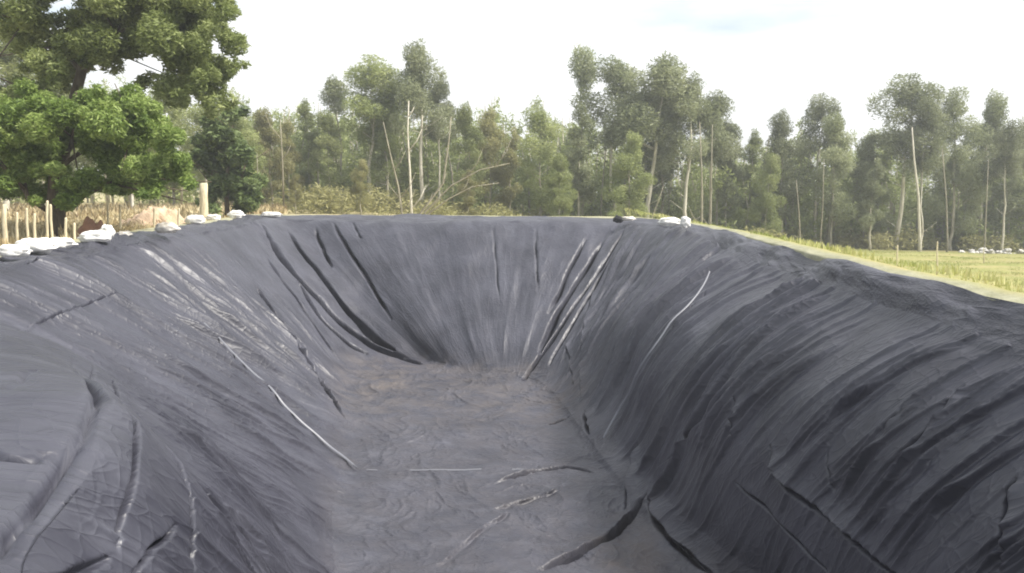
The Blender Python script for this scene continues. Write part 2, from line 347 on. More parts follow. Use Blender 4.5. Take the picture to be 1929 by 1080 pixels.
# folds one can point at: (photo polyline, half width m, ridge, gutter, side of the ridge)
folds = [
    ([(128, 670), (165, 730), (178, 785), (152, 850), (112, 915), (62, 955), (30, 990), (20, 1030)], .03, .035, .06, 1),
    ([(-60, 840), (0, 858), (50, 866), (85, 858)], .022, .006, .035, 1),
    ([(205, 780), (228, 860), (236, 920), (232, 1025)], .025, .02, .05, 1),
    ([(-60, 1078), (0, 1076), (90, 1074), (150, 1064), (215, 1043)], .035, .05, .05, 1),
    ([(255, 1079), (272, 1035), (308, 998)], .02, .02, .045, 1),
    ([(160, 690), (225, 770), (290, 865), (332, 975), (346, 1079)], .03, .03, .04, 1),
    ([(180, 700), (260, 780), (350, 890), (420, 1010), (450, 1079)], .03, .03, .035, 1),
    ([(0, 772), (38, 748), (62, 715), (100, 712)], .02, .015, .02, -1),
    ([(20, 640), (60, 618), (112, 603), (150, 585), (230, 560)], .035, .02, .03, -1),
    ([(488, 412), (520, 462), (562, 522), (612, 572), (660, 612), (722, 656), (790, 682)], .17, .09, .48, 1),
    ([(533, 425), (585, 495), (640, 562), (700, 622), (745, 655)], .11, .07, .34, 1),
    ([(592, 425), (612, 468), (626, 505)], .08, .05, .18, 1),
    ([(626, 415), (660, 470), (700, 530), (738, 600)], .085, .05, .20, 1),
    ([(664, 416), (682, 452)], .05, .04, .06, 1),
    ([(560, 530), (600, 590), (650, 640), (690, 665)], .12, .05, .34, 1),
    ([(500, 470), (560, 570), (640, 680)], .07, .05, .07, 1),
    ([(470, 520), (540, 620), (600, 700), (650, 790)], .06, .05, .06, 1),
    ([(925, 916), (978, 896), (1022, 884), (1060, 882), (1112, 892)], .035, .06, .05, 1),
    ([(920, 962), (1000, 932), (1060, 925)], .07, .035, .012, 1),
    ([(820, 1075), (900, 1000), (965, 958)], .07, .035, .012, 1),
    ([(1028, 803), (1066, 785)], .05, .03, .09, 1),
    ([(1000, 1080), (1080, 1042), (1150, 1002), (1196, 955), (1212, 930)], .045, .09, .10, 1),
    ([(1216, 930), (1240, 985), (1290, 1030), (1345, 1082)], .045, .08, .10, 1),
    ([(1385, 905), (1450, 962), (1545, 1075)], .022, .02, .06, 1),
    ([(1448, 830), (1450, 878), (1492, 922), (1562, 975), (1610, 1022), (1685, 1082)], .035, .09, .09, 1),
    ([(1918, 890), (1900, 960), (1893, 1075)], .03, .03, .07, 1),
    ([(1555, 845), (1562, 925)], .02, .02, .03, 1),
    ([(1182, 420), (1132, 500), (1092, 560), (1040, 640), (985, 716)], .13, .02, .44, -1),
    ([(1140, 450), (1080, 530), (1045, 590), (1012, 665)], .11, .02, .34, -1),
    ([(1160, 470), (1118, 545), (1070, 625), (1035, 690)], .09, .02, .26, -1),
    ([(1110, 440), (1062, 520), (1030, 590)], .08, .02, .2, -1),
    ([(1120, 535), (1098, 640), (1090, 745)], .05, .11, .05, 1),
    ([(1068, 640), (1078, 725)], .04, .07, .04, 1),
    ([(930, 425), (935, 480), (942, 570)], .05, .03, .05, 1),
    ([(1012, 425), (1012, 480), (1016, 550)], .05, .03, .06, 1),
    ([(1205, 825), (1186, 890), (1178, 955)], .03, .07, .05, 1),
    ([(1345, 765), (1285, 835), (1235, 885), (1212, 930)], .03, .06, .04, 1),
    ([(1392, 745), (1388, 830)], .02, .04, .03, 1),
    ([(1820, 715), (1760, 790), (1690, 872)], .022, .045, .03, 1),
    ([(1735, 735), (1650, 815)], .02, .035, .02, 1),
    ([(1350, 520), (1280, 610), (1215, 700), (1140, 835)], .025, .03, .02, 1),
    ([(1100, 770), (1110, 815)], .04, .03, .07, 1),
]
dmin_fold = np.full(h.shape, 9.0)
def seg_dist(Q, A, B):
    d = B - A; L2 = (d * d).sum() + 1e-12; t = np.clip(((Q - A) @ d) / L2, 0, 1)
    return np.linalg.norm(Q - (A + t[:, None] * d), axis=1), t
vis = (dep > 1.0)
visi = np.nonzero(vis.ravel())[0]; pxf, pyf, depf = pxb.ravel()[visi], pyb.ravel()[visi], dep.ravel()[visi]
def on_surface(x, y):
    s = (pxf - x) ** 2 + (pyf - y) ** 2; m_ = s.min(); c_ = np.nonzero(s < (math.sqrt(m_) + 5) ** 2)[0]
    dmin = depf[c_].min(); c_ = c_[depf[c_] < dmin + .35]; return visi[c_[np.argmin(s[c_])]]
flat = Pb.reshape(-1, 3); Nf = N.reshape(-1, 3); fpx, fpy = pxb.ravel(), pyb.ravel(); hf = h.ravel().copy()
lat = np.zeros_like(flat)
for pts, w, upa, dn, side in folds:
    # finer, slightly wandering polyline
    near = max(q[1] for q in pts) > 760
    if near and pts[0][0] < 320: w *= 1.1; upa *= .3; dn *= 2.0
    elif near: w *= 1.5; upa *= 1.0; dn *= 2.3
    else: upa *= .5; dn *= 1.5
    pp = np.array(pts, float); n = len(pp); uq = np.linspace(0, n - 1, (n - 1) * 6 + 1)
    px_ = np.stack([np.interp(uq, range(n), pp[:, 0]), np.interp(uq, range(n), pp[:, 1])], 1)
    px_[1:-1] += np.random.RandomState(int(pts[0][0]) + 500).normal(0, .8, px_[1:-1].shape)
    Wp = np.array([flat[on_surface(*p)] for p in px_])
    for _ in range(4): Wp[1:-1] = (Wp[:-2] + 2 * Wp[1:-1] + Wp[2:]) / 4
    lo, hi = Wp.min(0) - 6 * w, Wp.max(0) + 6 * w
    idx = np.nonzero(((flat >= lo) & (flat <= hi)).all(1))[0]
    if len(idx) == 0: continue
    Q = flat[idx]; best = np.full(len(idx), 9.0); sgn = np.ones(len(idx)); par = np.zeros(len(idx)); vec = np.zeros((len(idx), 3))
    for k in range(len(Wp) - 1):
        d, t = seg_dist(Q, Wp[k], Wp[k + 1])
        cs = (np.cross(Wp[k + 1] - Wp[k], Q - Wp[k]) * Nf[idx]).sum(1)
        m_ = d < best; best[m_] = d[m_]; vec[m_] = (Q - (Wp[k] + t[:, None] * (Wp[k + 1] - Wp[k])))[m_]; sgn[m_] = np.where(cs[m_] > 0, 1, -1); par[m_] = (k + t[m_]) / (len(Wp) - 1)
    d = best * sgn * side; end = sst(0, .22, par) * (1 - .8 * sst(.8, 1, par)); d = d / (.5 + .5 * end)
    end = end * (.85 + .3 * np.sin(par * 17 + w * 900))
    hf[idx] += end * (upa * sst(-.3 * w, .8 * w, d) * np.exp(-(np.maximum(d - .5 * w, 0) / (1.7 * w)) ** 1.2) - dn * np.exp(-((d + .30 * w) / (.55 * w)) ** 2))
    lat[idx] -= (end * .75 * w * np.exp(-((d - .9 * w) / (.9 * w)) ** 2) * sgn * side)[:, None] * (vec / (best[:, None] + 1e-6))
h = hf.reshape(h.shape)
Pd = Pb + N * h[..., None] + lat.reshape(Pb.shape)
V = Pd.reshape(-1, 3)
# liner hem turned down at the outer edge
hem = Pd[-1] + np.array([0, 0, -.10]); V = np.vstack([V, hem])
me = mesh('pond_liner', V, gridfaces(NR + 1, NA))
Lm = np.hypot(*(cr[:, :2] - cr[:, 2:4]).T)[None, :]
U = np.vstack([AA + 0 * T, AA[-1:]]).ravel(); VV = np.vstack([T * 5.0, T[-1:] * 5.02]).ravel()
uvl = me.uv_layers.new(name='uv'); li = np.zeros(len(me.loops), dtype=np.int32); me.loops.foreach_get('vertex_index', li)
uvl.data.foreach_set('uv', np.stack([U[li], VV[li]], 1).astype(np.float32).ravel())
bx, by = Pb[..., 0], Pb[..., 1]
mud = (1 - sst(.0, .14, T)) * (.16 + .3 * sst(12.5, 15.5, by) * (1 - sst(18.5, 19.5, by)))
mud = np.maximum(mud, 1.0 * .9 * np.exp(-(((bx + 2.7) / .8) ** 2 + ((by - 16.8) / 1.8) ** 2)) * (T < .25))
mud = np.maximum(mud, .9 * np.exp(-(((bx - 1.35) / .45) ** 2 + ((by - 8.8) / 1.0) ** 2)))
mud = np.maximum(mud, .9 * np.exp(-(((bx - 1.0) / .5) ** 2 + ((by - 15.2) / 1.0) ** 2)) * (T < .3))
fattr(me, 'mud', np.vstack([mud, mud[-1:]]))
liner = link('pond_liner', me, M['liner'])
tag(liner, 'huge wrinkled black plastic sheet lining the walls and floor of the dug pit', 'pond liner')
vf = Pd.reshape(-1, 3)
def strip(name, pts, w, lift, label=None, gaps=None):
    pp = np.array(pts, float); n = len(pp); uq = np.linspace(0, n - 1, (n - 1) * 22 + 1); nf = N.reshape(-1, 3); L_ = []
    ks = [on_surface(np.interp(q, range(n), pp[:, 0]), np.interp(q, range(n), pp[:, 1])) for q in uq]
    ks = [k for i, k in enumerate(ks) if i == 0 or k != ks[i - 1]]
    c_ = np.array([vf[k] + nf[k] * lift for k in ks]); nr = np.array([nf[k] for k in ks])
    for _ in range(40): c_[1:-1] = (c_[:-2] + c_[1:-1] * 2 + c_[2:]) / 4
    tg = np.gradient(c_, axis=0); sd = np.cross(tg, nr); sd /= np.linalg.norm(sd, axis=1, keepdims=True) + 1e-9
    Vs = []; prof = [(-1, -.012), (-.6, .003), (0, .009), (.6, .003), (1, -.012)]
    for i in range(len(c_)):
        ww = w * (.45 + .55 * min(1, i / len(c_) * 2.2)) * (1 if i / len(c_) < .97 else .4)
        for a_, b_ in prof: Vs.append(c_[i] + sd[i] * a_ * ww + nr[i] * b_)
    k = len(prof); Fs = [(i * k + j, i * k + j + 1, (i + 1) * k + j + 1, (i + 1) * k + j) for i in range(len(c_) - 1) for j in range(k - 1)
                         if not (gaps and math.sin(i * gaps) > .55)]
    o = link(name, mesh(name, Vs, Fs), M['seam'], liner)
    if label: o['label'] = label
strip('seam', [(385, 608), (440, 672), (505, 743), (560, 792), (615, 838), (672, 886)], .020, .045, 'pale weld seam running down the left wall')
strip('seam', [(690, 889), (780, 891), (870, 890), (960, 890), (1005, 890)], .010, .012, 'faint pale weld seam across the floor', .13)
strip('seam', [(1343, 522), (1305, 575), (1262, 635), (1215, 705), (1175, 768), (1142, 830)], .018, .085, 'pale weld seam running down the right wall')

# ------------------------------------------------------------------ ground
def zg(x, y):
    r = np.minimum(np.hypot(x, y), 62); b = sst(-.22, .22, x / (np.abs(y) + 6))
    return (-.45) * (1 - b) + (-.72 - .0405 * r) * b + .05 * fbm(x * .25, y * .25, 91) * sst(4, 9, r)
gcr, gA = resample(420)
DD = np.array([0, .06, .14, .25, .4, .6, .9, 1.3, 1.8, 2.6, 4, 6, 9, 13, 18, 24, 31, 40, 52, 70, 110, 180, 280.])
gX, gT, gZ = ringpos(gcr, np.linspace(.02, .97, 8), np.linspace(0, 1, 12), np.linspace(.1, .985, 8))
gZ = gZ - .75
gZ[-1] = -.06
edge = gcr[:, 4:6]; tgn = np.roll(edge, -3, 0) - np.roll(edge, 3, 0); od = np.stack([-tgn[:, 1], tgn[:, 0]], 1)
od /= np.linalg.norm(od, axis=1, keepdims=True); rad = edge - cen; radn = rad / np.linalg.norm(rad, axis=1, keepdims=True)
od *= np.sign((od * radn).sum(1, keepdims=True)); rows = []; zz = []; snd = []
for d in DD:
    f = min(1, d / 8); dr = od * (1 - f) + radn * f; dr /= np.linalg.norm(dr, axis=1, keepdims=True)
    p = edge + dr * d; rows.append(p); s = sst(.35, 2.4, d); z = (-.03 + .05 * np.exp(-((d - .25) / .2) ** 2)) * (1 - s) + zg(p[:, 0], p[:, 1]) * s
    zz.append(z + (.012 * vn(p[:, 0] * 3, p[:, 1] * 3, 5) if d > .05 else 0)); snd.append((1 - sst(.12, .35, d)) * np.ones(len(p)))
GX = np.vstack([gX, np.array(rows)]); GZ = np.vstack([gZ, np.array(zz)])
gm = mesh('ground', np.dstack([GX, GZ]).reshape(-1, 3), gridfaces(len(GZ), 420))
fattr(gm, 'east', sst(-.15, .2, GX[..., 0] / (np.abs(GX[..., 1]) + 5)))
fattr(gm, 'sand', np.vstack([np.ones_like(gZ), np.array(snd)]))
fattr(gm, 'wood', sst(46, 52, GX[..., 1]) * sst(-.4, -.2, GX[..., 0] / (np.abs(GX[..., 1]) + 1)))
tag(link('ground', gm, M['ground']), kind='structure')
def gz(x, y): return float(zg(np.array([x]), np.array([y]))[0])

# ------------------------------------------------------------------ sandbags and stones along the rim
def sackmesh(seed, l, w, hh, lump=.12):
    rs = np.random.RandomState(seed); nu, nv = 28, 16; V_ = []
    for j in range(nv + 1):
        ph = math.pi * j / nv
        for i in range(nu):
            th = 2 * math.pi * i / nu
            x, y, z = math.cos(th) * math.sin(ph), math.sin(th) * math.sin(ph), math.cos(ph)
            f = lambda v, p: math.copysign(abs(v) ** p, v)
            x, y, z = f(x, .7), f(y, .8), f(z, .9)
            pin = 1 - .45 * max(0, abs(x) - .6) / .4
            k = 1 + lump * mn.noise(Vector((x * 2 + seed, y * 2, z * 2))) * 1.4 + lump * .6 * mn.noise(Vector((x * 6, y * 6 + seed, z * 6)))
            V_.append((x * l / 2 * k, y * w / 2 * k * pin, max(-.42, z * .5 * k * pin) * hh + hh * .42))
    F_ = [(j * nu + i, j * nu + (i + 1) % nu, (j + 1) * nu + (i + 1) % nu, (j + 1) * nu + i) for j in range(nv) for i in range(nu)]
    return mesh('sandbag', V_, F_)
bags = [  # x, bottom y, width px, height px, turn, label
    (24, 484, 60, 26, 10, 'bag', 'white sandbag nearest the camera at the left end of the row on the left rim'),
    (70, 476, 74, 30, -12, 'bag', 'large white sandbag second from the left end of the row on the left rim'),
    (112, 468, 52, 22, 20, 'bag', 'white sandbag third from the left end of the row, just before the red soil mound'),
    (180, 456, 52, 24, 25, 'bag', 'white sandbag lying in front of the red soil mound on the left rim'),
    (203, 450, 22, 30, 70, 'bag', 'narrow white sandbag standing up beside the red soil mound'),
    (235, 446, 26, 12, 5, 'bagdirty', 'small dusty sandbag just right of the red soil mound'),
    (315, 439, 44, 22, -15, 'bagdirty', 'dusty white sandbag in front of the tan soil bank'),
    (368, 423, 34, 20, 10, 'bag', 'white sandbag left of the foot of the pale round post'),
    (402, 416, 26, 13, -8, 'bag', 'small white sandbag right of the foot of the pale round post'),
    (445, 411, 28, 16, 12, 'bag', 'white sandbag on the left rim below the dark green bush'),
    (512, 409, 36, 11, 0, 'bag', 'flat white sandbag at the far left corner of the pit'),
    (1184, 416, 24, 9, 0, 'bagdirty', 'tiny pale sandbag at the far right corner of the pit'),
    (1262, 426, 42, 18, 8, 'bag', 'long white sandbag on the right rim left of the upright one'),
    (1291, 430, 16, 24, 80, 'bag', 'small upright white sandbag on the far right rim'),
]
for i, (x, y, w, hh, rz, mt, lab) in enumerate(bags):
    p = gp(x, y, .0); D = p[1]; s = D / FPX
    o = link('sandbag', sackmesh(i + 3, w * s * 1.05, max(w * s * .55, .2), hh * s * .95, .24), M[mt])
    o.location = (p[0], p[1], .0); o.rotation_euler = (0, 0, R(rz * .5))
    tag(o, lab, 'sandbag', 'white sandbags weighing down the liner along the rim')
p = gp(1164, 420, .0)
o = link('plastic_bundle', sackmesh(44, .24, .2, .19, .3), M['blackbag']); o.location = (p[0], p[1], 0)
tag(o, 'small black plastic bundle on the rim at the far right corner of the pit', 'plastic bundle')

# ------------------------------------------------------------------ foliage
def leaves(clumps, n, size, seed, droop=0.0, up=.35, aspect=.5, shell=.55):
    """n leaf faces spread through ellipsoid clumps (cx,cy,cz,rx,ry,rz); returns verts, faces, tone"""
    rs = np.random.RandomState(seed); cl = np.array(clumps, float)
    vol = (cl[:, 3] * cl[:, 4] * cl[:, 5]) ** .75; k = rs.choice(len(cl), n, p=vol / vol.sum()); c_ = cl[k]
    d = rs.normal(size=(n, 3)); d /= np.linalg.norm(d, axis=1, keepdims=True); r = rs.uniform(0, 1, n) ** (1 / 3.) * (1 - shell * .0)
    r = np.where(rs.uniform(size=n) < shell, .65 + .45 * rs.uniform(size=n), r)
    P = c_[:, :3] + d * r[:, None] * c_[:, 3:6]
    P += .35 * size * rs.normal(size=(n, 3))
    a_ = rs.normal(size=(n, 3)); a_[:, 2] = a_[:, 2] * .6 - droop; a_ /= np.linalg.norm(a_, axis=1, keepdims=True)
    nrm = rs.normal(size=(n, 3)) + d * .8; nrm[:, 2] += up; b_ = np.cross(nrm, a_); b_ /= np.linalg.norm(b_, axis=1, keepdims=True)
    s = size * rs.uniform(.55, 1.35, n)[:, None]
    A_, B_ = a_ * s, b_ * s * aspect; nn_ = np.cross(A_, B_); nn_ /= np.linalg.norm(nn_, axis=1, keepdims=True)
    v = np.stack([P - A_, P - A_ * .1 + B_ * .5 + nn_ * s * .08, P + A_, P - A_ * .1 - B_ * .5 + nn_ * s * .08], 1).reshape(-1, 3)
    f = np.arange(4 * n).reshape(n, 4)
    ct = rs.uniform(0, 1, len(cl))
    tone = np.clip(.5 * ct[k] + .5 * rs.uniform(0, 1, n), 0, 1)
    return v, f, np.repeat(tone, 4)
def crown(name, clumps, n, size, seed, mat, parent=None, **kw):
    v, f, t = leaves(clumps, n, size, seed, **kw); me = mesh(name, v, f, False); fattr(me, 'tone', t)
    return link(name, me, mat, parent)
def wander(p0, p1, n, am, rs):
    p0, p1 = np.array(p0, float), np.array(p1, float); q = []
    off = np.zeros(3)
    for i in range(n + 1):
        t = i / n; off = off + rs.normal(0, am, 3) * [1, 1, .2]; q.append(p0 + (p1 - p0) * t + off * (1 if i else 0))
    return q
def gum_variant(seed, style):
    """a slender plantation tree of unit height 10; returns trunk mesh, crown clump list"""
    rs = np.random.RandomState(seed); tb = TB(); Ht = 10.0
    tr = wander((0, 0, -.3), (rs.uniform(-.5, .5), rs.uniform(-.3, .3), Ht * .96), 12, .06, rs)
    r0 = rs.uniform(.08, .12); tb.tube(tr, [r0 * (1 - .85 * i / 12) for i in range(13)], 8)
    cl = []
    lo = {'slim': .25, 'top': .50, 'full': .15, 'tuft': .80}[style]; wid = {'slim': .8, 'top': 1.45, 'full': 1.4, 'tuft': .5}[style]
    nb = {'slim': 18, 'top': 20, 'full': 28, 'tuft': 7}[style]
    for i in range(nb):
        t = lo + (1 - lo) * (i + rs.uniform(0, 1)) / nb; q = np.array(tr[min(12, int(t * 12))]) * 1.0; q[2] = t * Ht * .96
        env = wid * (1.05 - .75 * ((t - lo) / (1 - lo)) ** 1.3) * rs.uniform(.5, 1.15); an = rs.uniform(0, 6.28)
        e_ = q + np.array([math.cos(an) * env, math.sin(an) * env, env * rs.uniform(.3, 1.0)])
        tb.tube([q, (q + e_) / 2 + [0, 0, -.08], e_], [.035 * (1.2 - t), .025 * (1.2 - t), .008], 5)
        rr = rs.uniform(.40, .80) * (1 if style != 'slim' else .85)
        cl.append((*e_, rr, rr, rr * rs.uniform(.8, 1.3)))
        if rs.uniform() < .6: m_ = (q + e_) / 2; cl.append((*m_, rr * .7, rr * .7, rr * .8))
    cl.append((tr[-1][0], tr[-1][1], Ht, .3, .3, .55))
    if style == 'top':                                                # a few dead side twigs below the crown
        for i in range(7):
            t = rs.uniform(.15, .6); q = np.array(tr[int(t * 12)]); an = rs.uniform(0, 6.28); L_ = rs.uniform(.4, 1.1)
            tb.tube([q, q + [math.cos(an) * L_, math.sin(an) * L_, L_ * .7]], [.018, .005], 4)
    return tb.mesh('trunk'), cl
variants = {}
def get_var(style, k, mat):
    key = (style, k, mat)
    if key not in variants:
        tm, cl = gum_variant(100 + k * 7 + len(style), style); tm.materials.append(M['palebark'] if style == 'top' else M['bark'])
        v, f, t = leaves(cl, {'slim': 11000, 'top': 14000, 'full': 18000, 'tuft': 4500}[style], .10, 50 + k, droop=.6, aspect=.5, shell=.3)
        cm = mesh('crown', v, f, False); fattr(cm, 'tone', t); cm.materials.append(M[mat]); variants[key] = (tm, cm)
    return variants[key]
def gum(x, ytop, D, style, k, mat, label, wide=1.0, group='tall slender trees along the front of the wood'):
    X = (x - 964.5) / FPX * D; zb = gz(X, D); zt = atd(x, ytop, D)[2]; s = (zt - zb) / 10.35
    tm, cm = get_var(style, k, mat)
    root = empty('gum_tree', (X, D, zb), label, 'tree', group)
    root.rotation_euler = (0, 0, k * 2.1 + x); root.scale = (s * wide * 1.5, s * wide * 1.5, s)
    for nm, me_ in (('trunk', tm), ('crown', cm)):
        c_ = bpy.data.objects.new(nm, me_); C.objects.link(c_); c_.parent = root
    return root
T_ = [
    (455, 192, 40, 'full', 1, 'euc', 1.0, 'bushy tree rising just right of the big dark green bush, left of the olive tree'),
    (515, 205, 44, 'full', 2, 'eucolive', .9, 'brownish olive tree with a blunt top right of the dark bush'),
    (548, 225, 47, 'slim', 1, 'eucolive', .9, 'short olive tree squeezed beside the blunt brownish olive tree'),
    (590, 188, 50, 'slim', 2, 'euc', .8, 'narrow pointed tree standing alone in the sky gap left of the tallest clump'),
    (645, 142, 50, 'tuft', 3, 'eucgrey', .9, 'thin tree with a side branch hooked out on the left of the tallest clump'),
    (620, 215, 47, 'full', 4, 'euc', .9, 'full leafed tree at the left foot of the tallest clump'),
    (700, 108, 48, 'top', 1, 'euc', .95, 'rounded crown in the left half of the tallest clump'),
    (735, 132, 49, 'full', 3, 'euc', .75, 'tree between the two highest crowns of the tallest clump'),
    (795, 76, 47, 'top', 2, 'eucgrey', .75, 'tallest tree of the left middle clump, reaching highest into the sky'),
    (832, 150, 50, 'top', 4, 'eucgrey', .6, 'sparse grey tree at the right edge of the tallest clump with sky showing through'),
    (880, 196, 46, 'full', 2, 'euc', .75, 'mid height green tree just right of the tallest clump'),
    (925, 205, 48, 'full', 1, 'eucolive', .75, 'yellowish tree leading down to the low dip in the tree line'),
    (962, 243, 50, 'slim', 3, 'eucolive', .8, 'lowest small tree in the dip of the tree line'),
    (1015, 208, 47, 'full', 4, 'euc', .9, 'cone shaped tree just right of the low dip in the tree line'),
    (1085, 198, 45, 'slim', 4, 'eucgrey', .9, 'small grey crowned tree below the lone thin sky tuft'),
    (1096, 88, 52, 'tuft', 5, 'eucgrey', .62, 'very thin tree whose lone tuft stands left of the broad grey crown'),
    (1160, 112, 50, 'top', 6, 'eucgrey', .95, 'left half of the broad grey crown high right of the centre'),
    (1215, 108, 49, 'top', 3, 'eucgrey', 1.0, 'broad grey crowned tree at the highest point right of the centre'),
    (1250, 150, 52, 'full', 3, 'eucgrey', .7, 'dense grey tree between the broad crown and the rounded shoulder crown'),
    (1290, 140, 48, 'top', 2, 'eucgrey', .8, 'rounded shoulder crown right of the broad grey crown'),
    (1335, 178, 50, 'top', 4, 'eucgrey', .8, 'grey tree above the twin bare poles'),
    (1180, 250, 44, 'full', 1, 'euc', .85, 'low green tree under the broad grey crown'),
    (1372, 225, 50, 'slim', 1, 'eucgrey', .8, 'thin tree falling away right of the twin bare poles'),
    (1410, 245, 51, 'slim', 2, 'euc', .9, 'short tree in the gap between twin poles and the right hand wood'),
    (1475, 208, 49, 'full', 2, 'eucgrey', .72, 'rounded tree left of the small tuft topped tree'),
    (1535, 178, 50, 'top', 5, 'eucgrey', .6, 'small tuft topped tree left of the wide notch in the tree line'),
    (1562, 222, 48, 'full', 4, 'eucgrey', .75, 'pale tree close under the small tuft topped tree'),
    (1628, 250, 50, 'full', 1, 'eucgrey', .8, 'low even tree in the wide notch left of the spire topped tree'),
    (1690, 145, 49, 'top', 1, 'eucgrey', .9, 'spire topped tree with a heavy dark crown on the right'),
    (1738, 185, 47, 'top', 6, 'eucgrey', .55, 'tree with a bright pale trunk beside the spire topped tree'),
    (1795, 168, 49, 'full', 3, 'eucgrey', .72, 'left tree of the tall block near the right edge'),
    (1850, 172, 50, 'full', 2, 'eucgrey', .72, 'right tree of the tall block near the right edge'),
    (1892, 228, 48, 'top', 3, 'eucgrey', .6, 'lower tree just right of the tall block near the right edge'),
    (1935, 212, 50, 'full', 4, 'eucgrey', .8, 'dark tree cut by the right edge of the picture'),
    (1640, 300, 46, 'slim', 3, 'eucgrey', .9, 'small slim tree in front of the wide notch'),
    (1440, 290, 46, 'full', 3, 'euc', .7, 'small bushy tree in front of the gap right of the twin poles'),
    (1060, 290, 43, 'full', 2, 'euc', .9, 'low bushy tree below the lone thin sky tuft'),
    (680, 300, 42, 'full', 3, 'eucolive', .8, 'low olive bushy tree under the rounded crown of the tallest clump'),
    (880, 320, 41, 'full', 1, 'eucolive', .9, 'low olive bushy tree behind the leaning pale branches'),
    (560, 330, 40, 'full', 4, 'eucolive', .8, 'low olive bushy tree behind the far left corner of the pit'),
]
for x, yt, D, st, k, mt, wd, lab in T_: gum(x, yt, D, st, k, mt, lab, wd)
# off-frame neighbours that a sidestep would show
for i, (x, yt, D) in enumerate([(2020, 200, 50), (2110, 180, 49), (2220, 210, 52), (2340, 190, 50)]):
    gum(x, yt, D, 'full', i + 1, 'eucgrey', 'slender tree in the part of the wood beyond the right edge', .8)

# wood behind, one mass
rs = np.random.RandomState(5); cl = []; tb = TB()
for i in range(640):
    D = rs.uniform(50, 72); X = rs.uniform(-.80, 1.15) * D if i % 3 else rs.uniform(-.36, .66) * D
    zb = gz(X, D); top = 7.1 + 1.7 * vn(np.array([X * .15]), np.array([3.]), 6)[0] + rs.uniform(-.8, .8)
    top *= (D / 58.); 
    if -.02 < X / D < .03 or .25 < X / D < .31: top *= .85
    tb.tube([(X, D, zb - .2), (X + rs.normal(0, .15), D, zb + top * .5), (X + rs.normal(0, .3), D, zb + top)], [.09, .06, .02], 5)
    for q in range(7):
        t = rs.uniform(.12, 1); r_ = rs.uniform(.5, 1.0) * (1.15 - .6 * t)
        cl.append((X + rs.normal(0, .5), D + rs.normal(0, .5), zb + top * t, r_, r_, r_ * 1.2))
v, f, t = leaves(cl, 400000, .18, 8, droop=.5, aspect=.5, shell=.3)
wm = mesh('woodland', v, f, False); fattr(wm, 'tone', t * .8)
wood = link('woodland', wm, M['euc']); tag(wood, 'dense mass of green trees filling the back of the wood', 'wood', kind='stuff')
ws = link('stems', tb.mesh('stems'), M['bark'], wood); ws['kind'] = 'stuff'
# undergrowth at the wood's edge
cl = []
for i in range(260):
    D = rs.uniform(40, 52); X = rs.uniform(-.30, .9) * D
    if X / D > .33: D = rs.uniform(48, 53); X = rs.uniform(.3, 1.0) * D
    zb = gz(X, D); r_ = rs.uniform(.3, .9); cl.append((X, D, zb + r_ * .6, r_ * 1.2, r_, r_ * rs.uniform(.7, 1.3)))
v, f, t = leaves(cl, 60000, .14, 9, droop=.1, aspect=.5, shell=.3)
um = mesh('undergrowth', v, f, False); fattr(um, 'tone', t)
tag(link('undergrowth', um, M['eucolive']), 'olive scrub growing along the foot of the wood', 'undergrowth', kind='stuff')

# bare pale trunks and poles one can pick out
def bare(pts, D, r0, label, mat='dimbark', twigs=0, name='bare_trunk', cat='tree'):
    P = [atd(x, y, D) for x, y in pts]; b0 = np.array([P[0][0], D, gz(P[0][0], D) - .1]); P = [b0] + P
    if P[1][2] <= b0[2] + .05: P = [b0] + P[2:]
    o_ = np.array([b0[0], b0[1], b0[2] + .1]); tb = TB(); n = len(P)
    tb.tube([p - o_ for p in P], [r0 * .8 * (1 - .7 * i / (n - 1)) for i in range(n)], 7)
    rs_ = np.random.RandomState(int(pts[0][0]))
    for i in range(twigs):
        k = rs_.randint(1, n); q = P[k] * .5 + P[k - 1] * .5 - o_ if k > 1 else P[k] - o_; L_ = rs_.uniform(.5, 1.4); s = rs_.choice([-1, 1])
        tb.tube([q, q + np.array([s * L_ * .4, 0, L_ * .5]), q + np.array([s * L_ * .6, .1, L_])], [r0 * .4, r0 * .25, .008], 5)
    o = link(name, tb.mesh(name), M[mat]); o.location = tuple(o_); tag(o, label, cat, 'bare pale trunks along the front of the wood'); return o
bare([(775, 395), (772, 320), (768, 250), (770, 190)], 41, .10, 'straight white trunk in the middle of the tallest clump', 'palebark', twigs=4)
bare([(757, 400), (750, 350), (735, 290), (722, 230)], 40, .08, 'pale trunk leaning left in front of the tallest clump', twigs=4)
bare([(790, 405), (835, 345), (845, 270), (850, 220)], 39, .09, 'pale curved trunk leaning right in front of the tallest clump', twigs=4)
bare([(800, 400), (850, 350), (905, 320), (960, 308)], 38.5, .07, 'long pale bough leaning far over to the right, uppermost of the pair', twigs=3)
bare([(805, 405), (845, 375), (890, 352), (940, 345)], 38, .06, 'pale bough leaning low over to the right, lower of the pair', twigs=2)
bare([(1322, 430), (1322, 330), (1318, 230)], 44, .10, 'left one of the twin bare poles right of the far corner of the pit', twigs=1)
bare([(1338, 430), (1340, 330), (1342, 235)], 44, .09, 'right one of the twin bare poles right of the far corner of the pit', twigs=1)
bare([(1733, 458), (1730, 370), (1722, 300), (1718, 240)], 46, .13, 'brightest pale trunk below the spire topped tree on the right', 'palebark')
bare([(1785, 460), (1783, 380), (1775, 280)], 46, .08, 'thin pale trunk right of the brightest trunk')
bare([(1508, 462), (1505, 400), (1500, 340)], 46, .08, 'pale trunk at the left end of the grassy field')
bare([(1545, 462), (1550, 390), (1552, 300)], 46, .07, 'second pale trunk from the left end of the grassy field')
bare([(1855, 462), (1858, 390), (1862, 300)], 46, .07, 'pale trunk below the tall block of trees near the right edge')
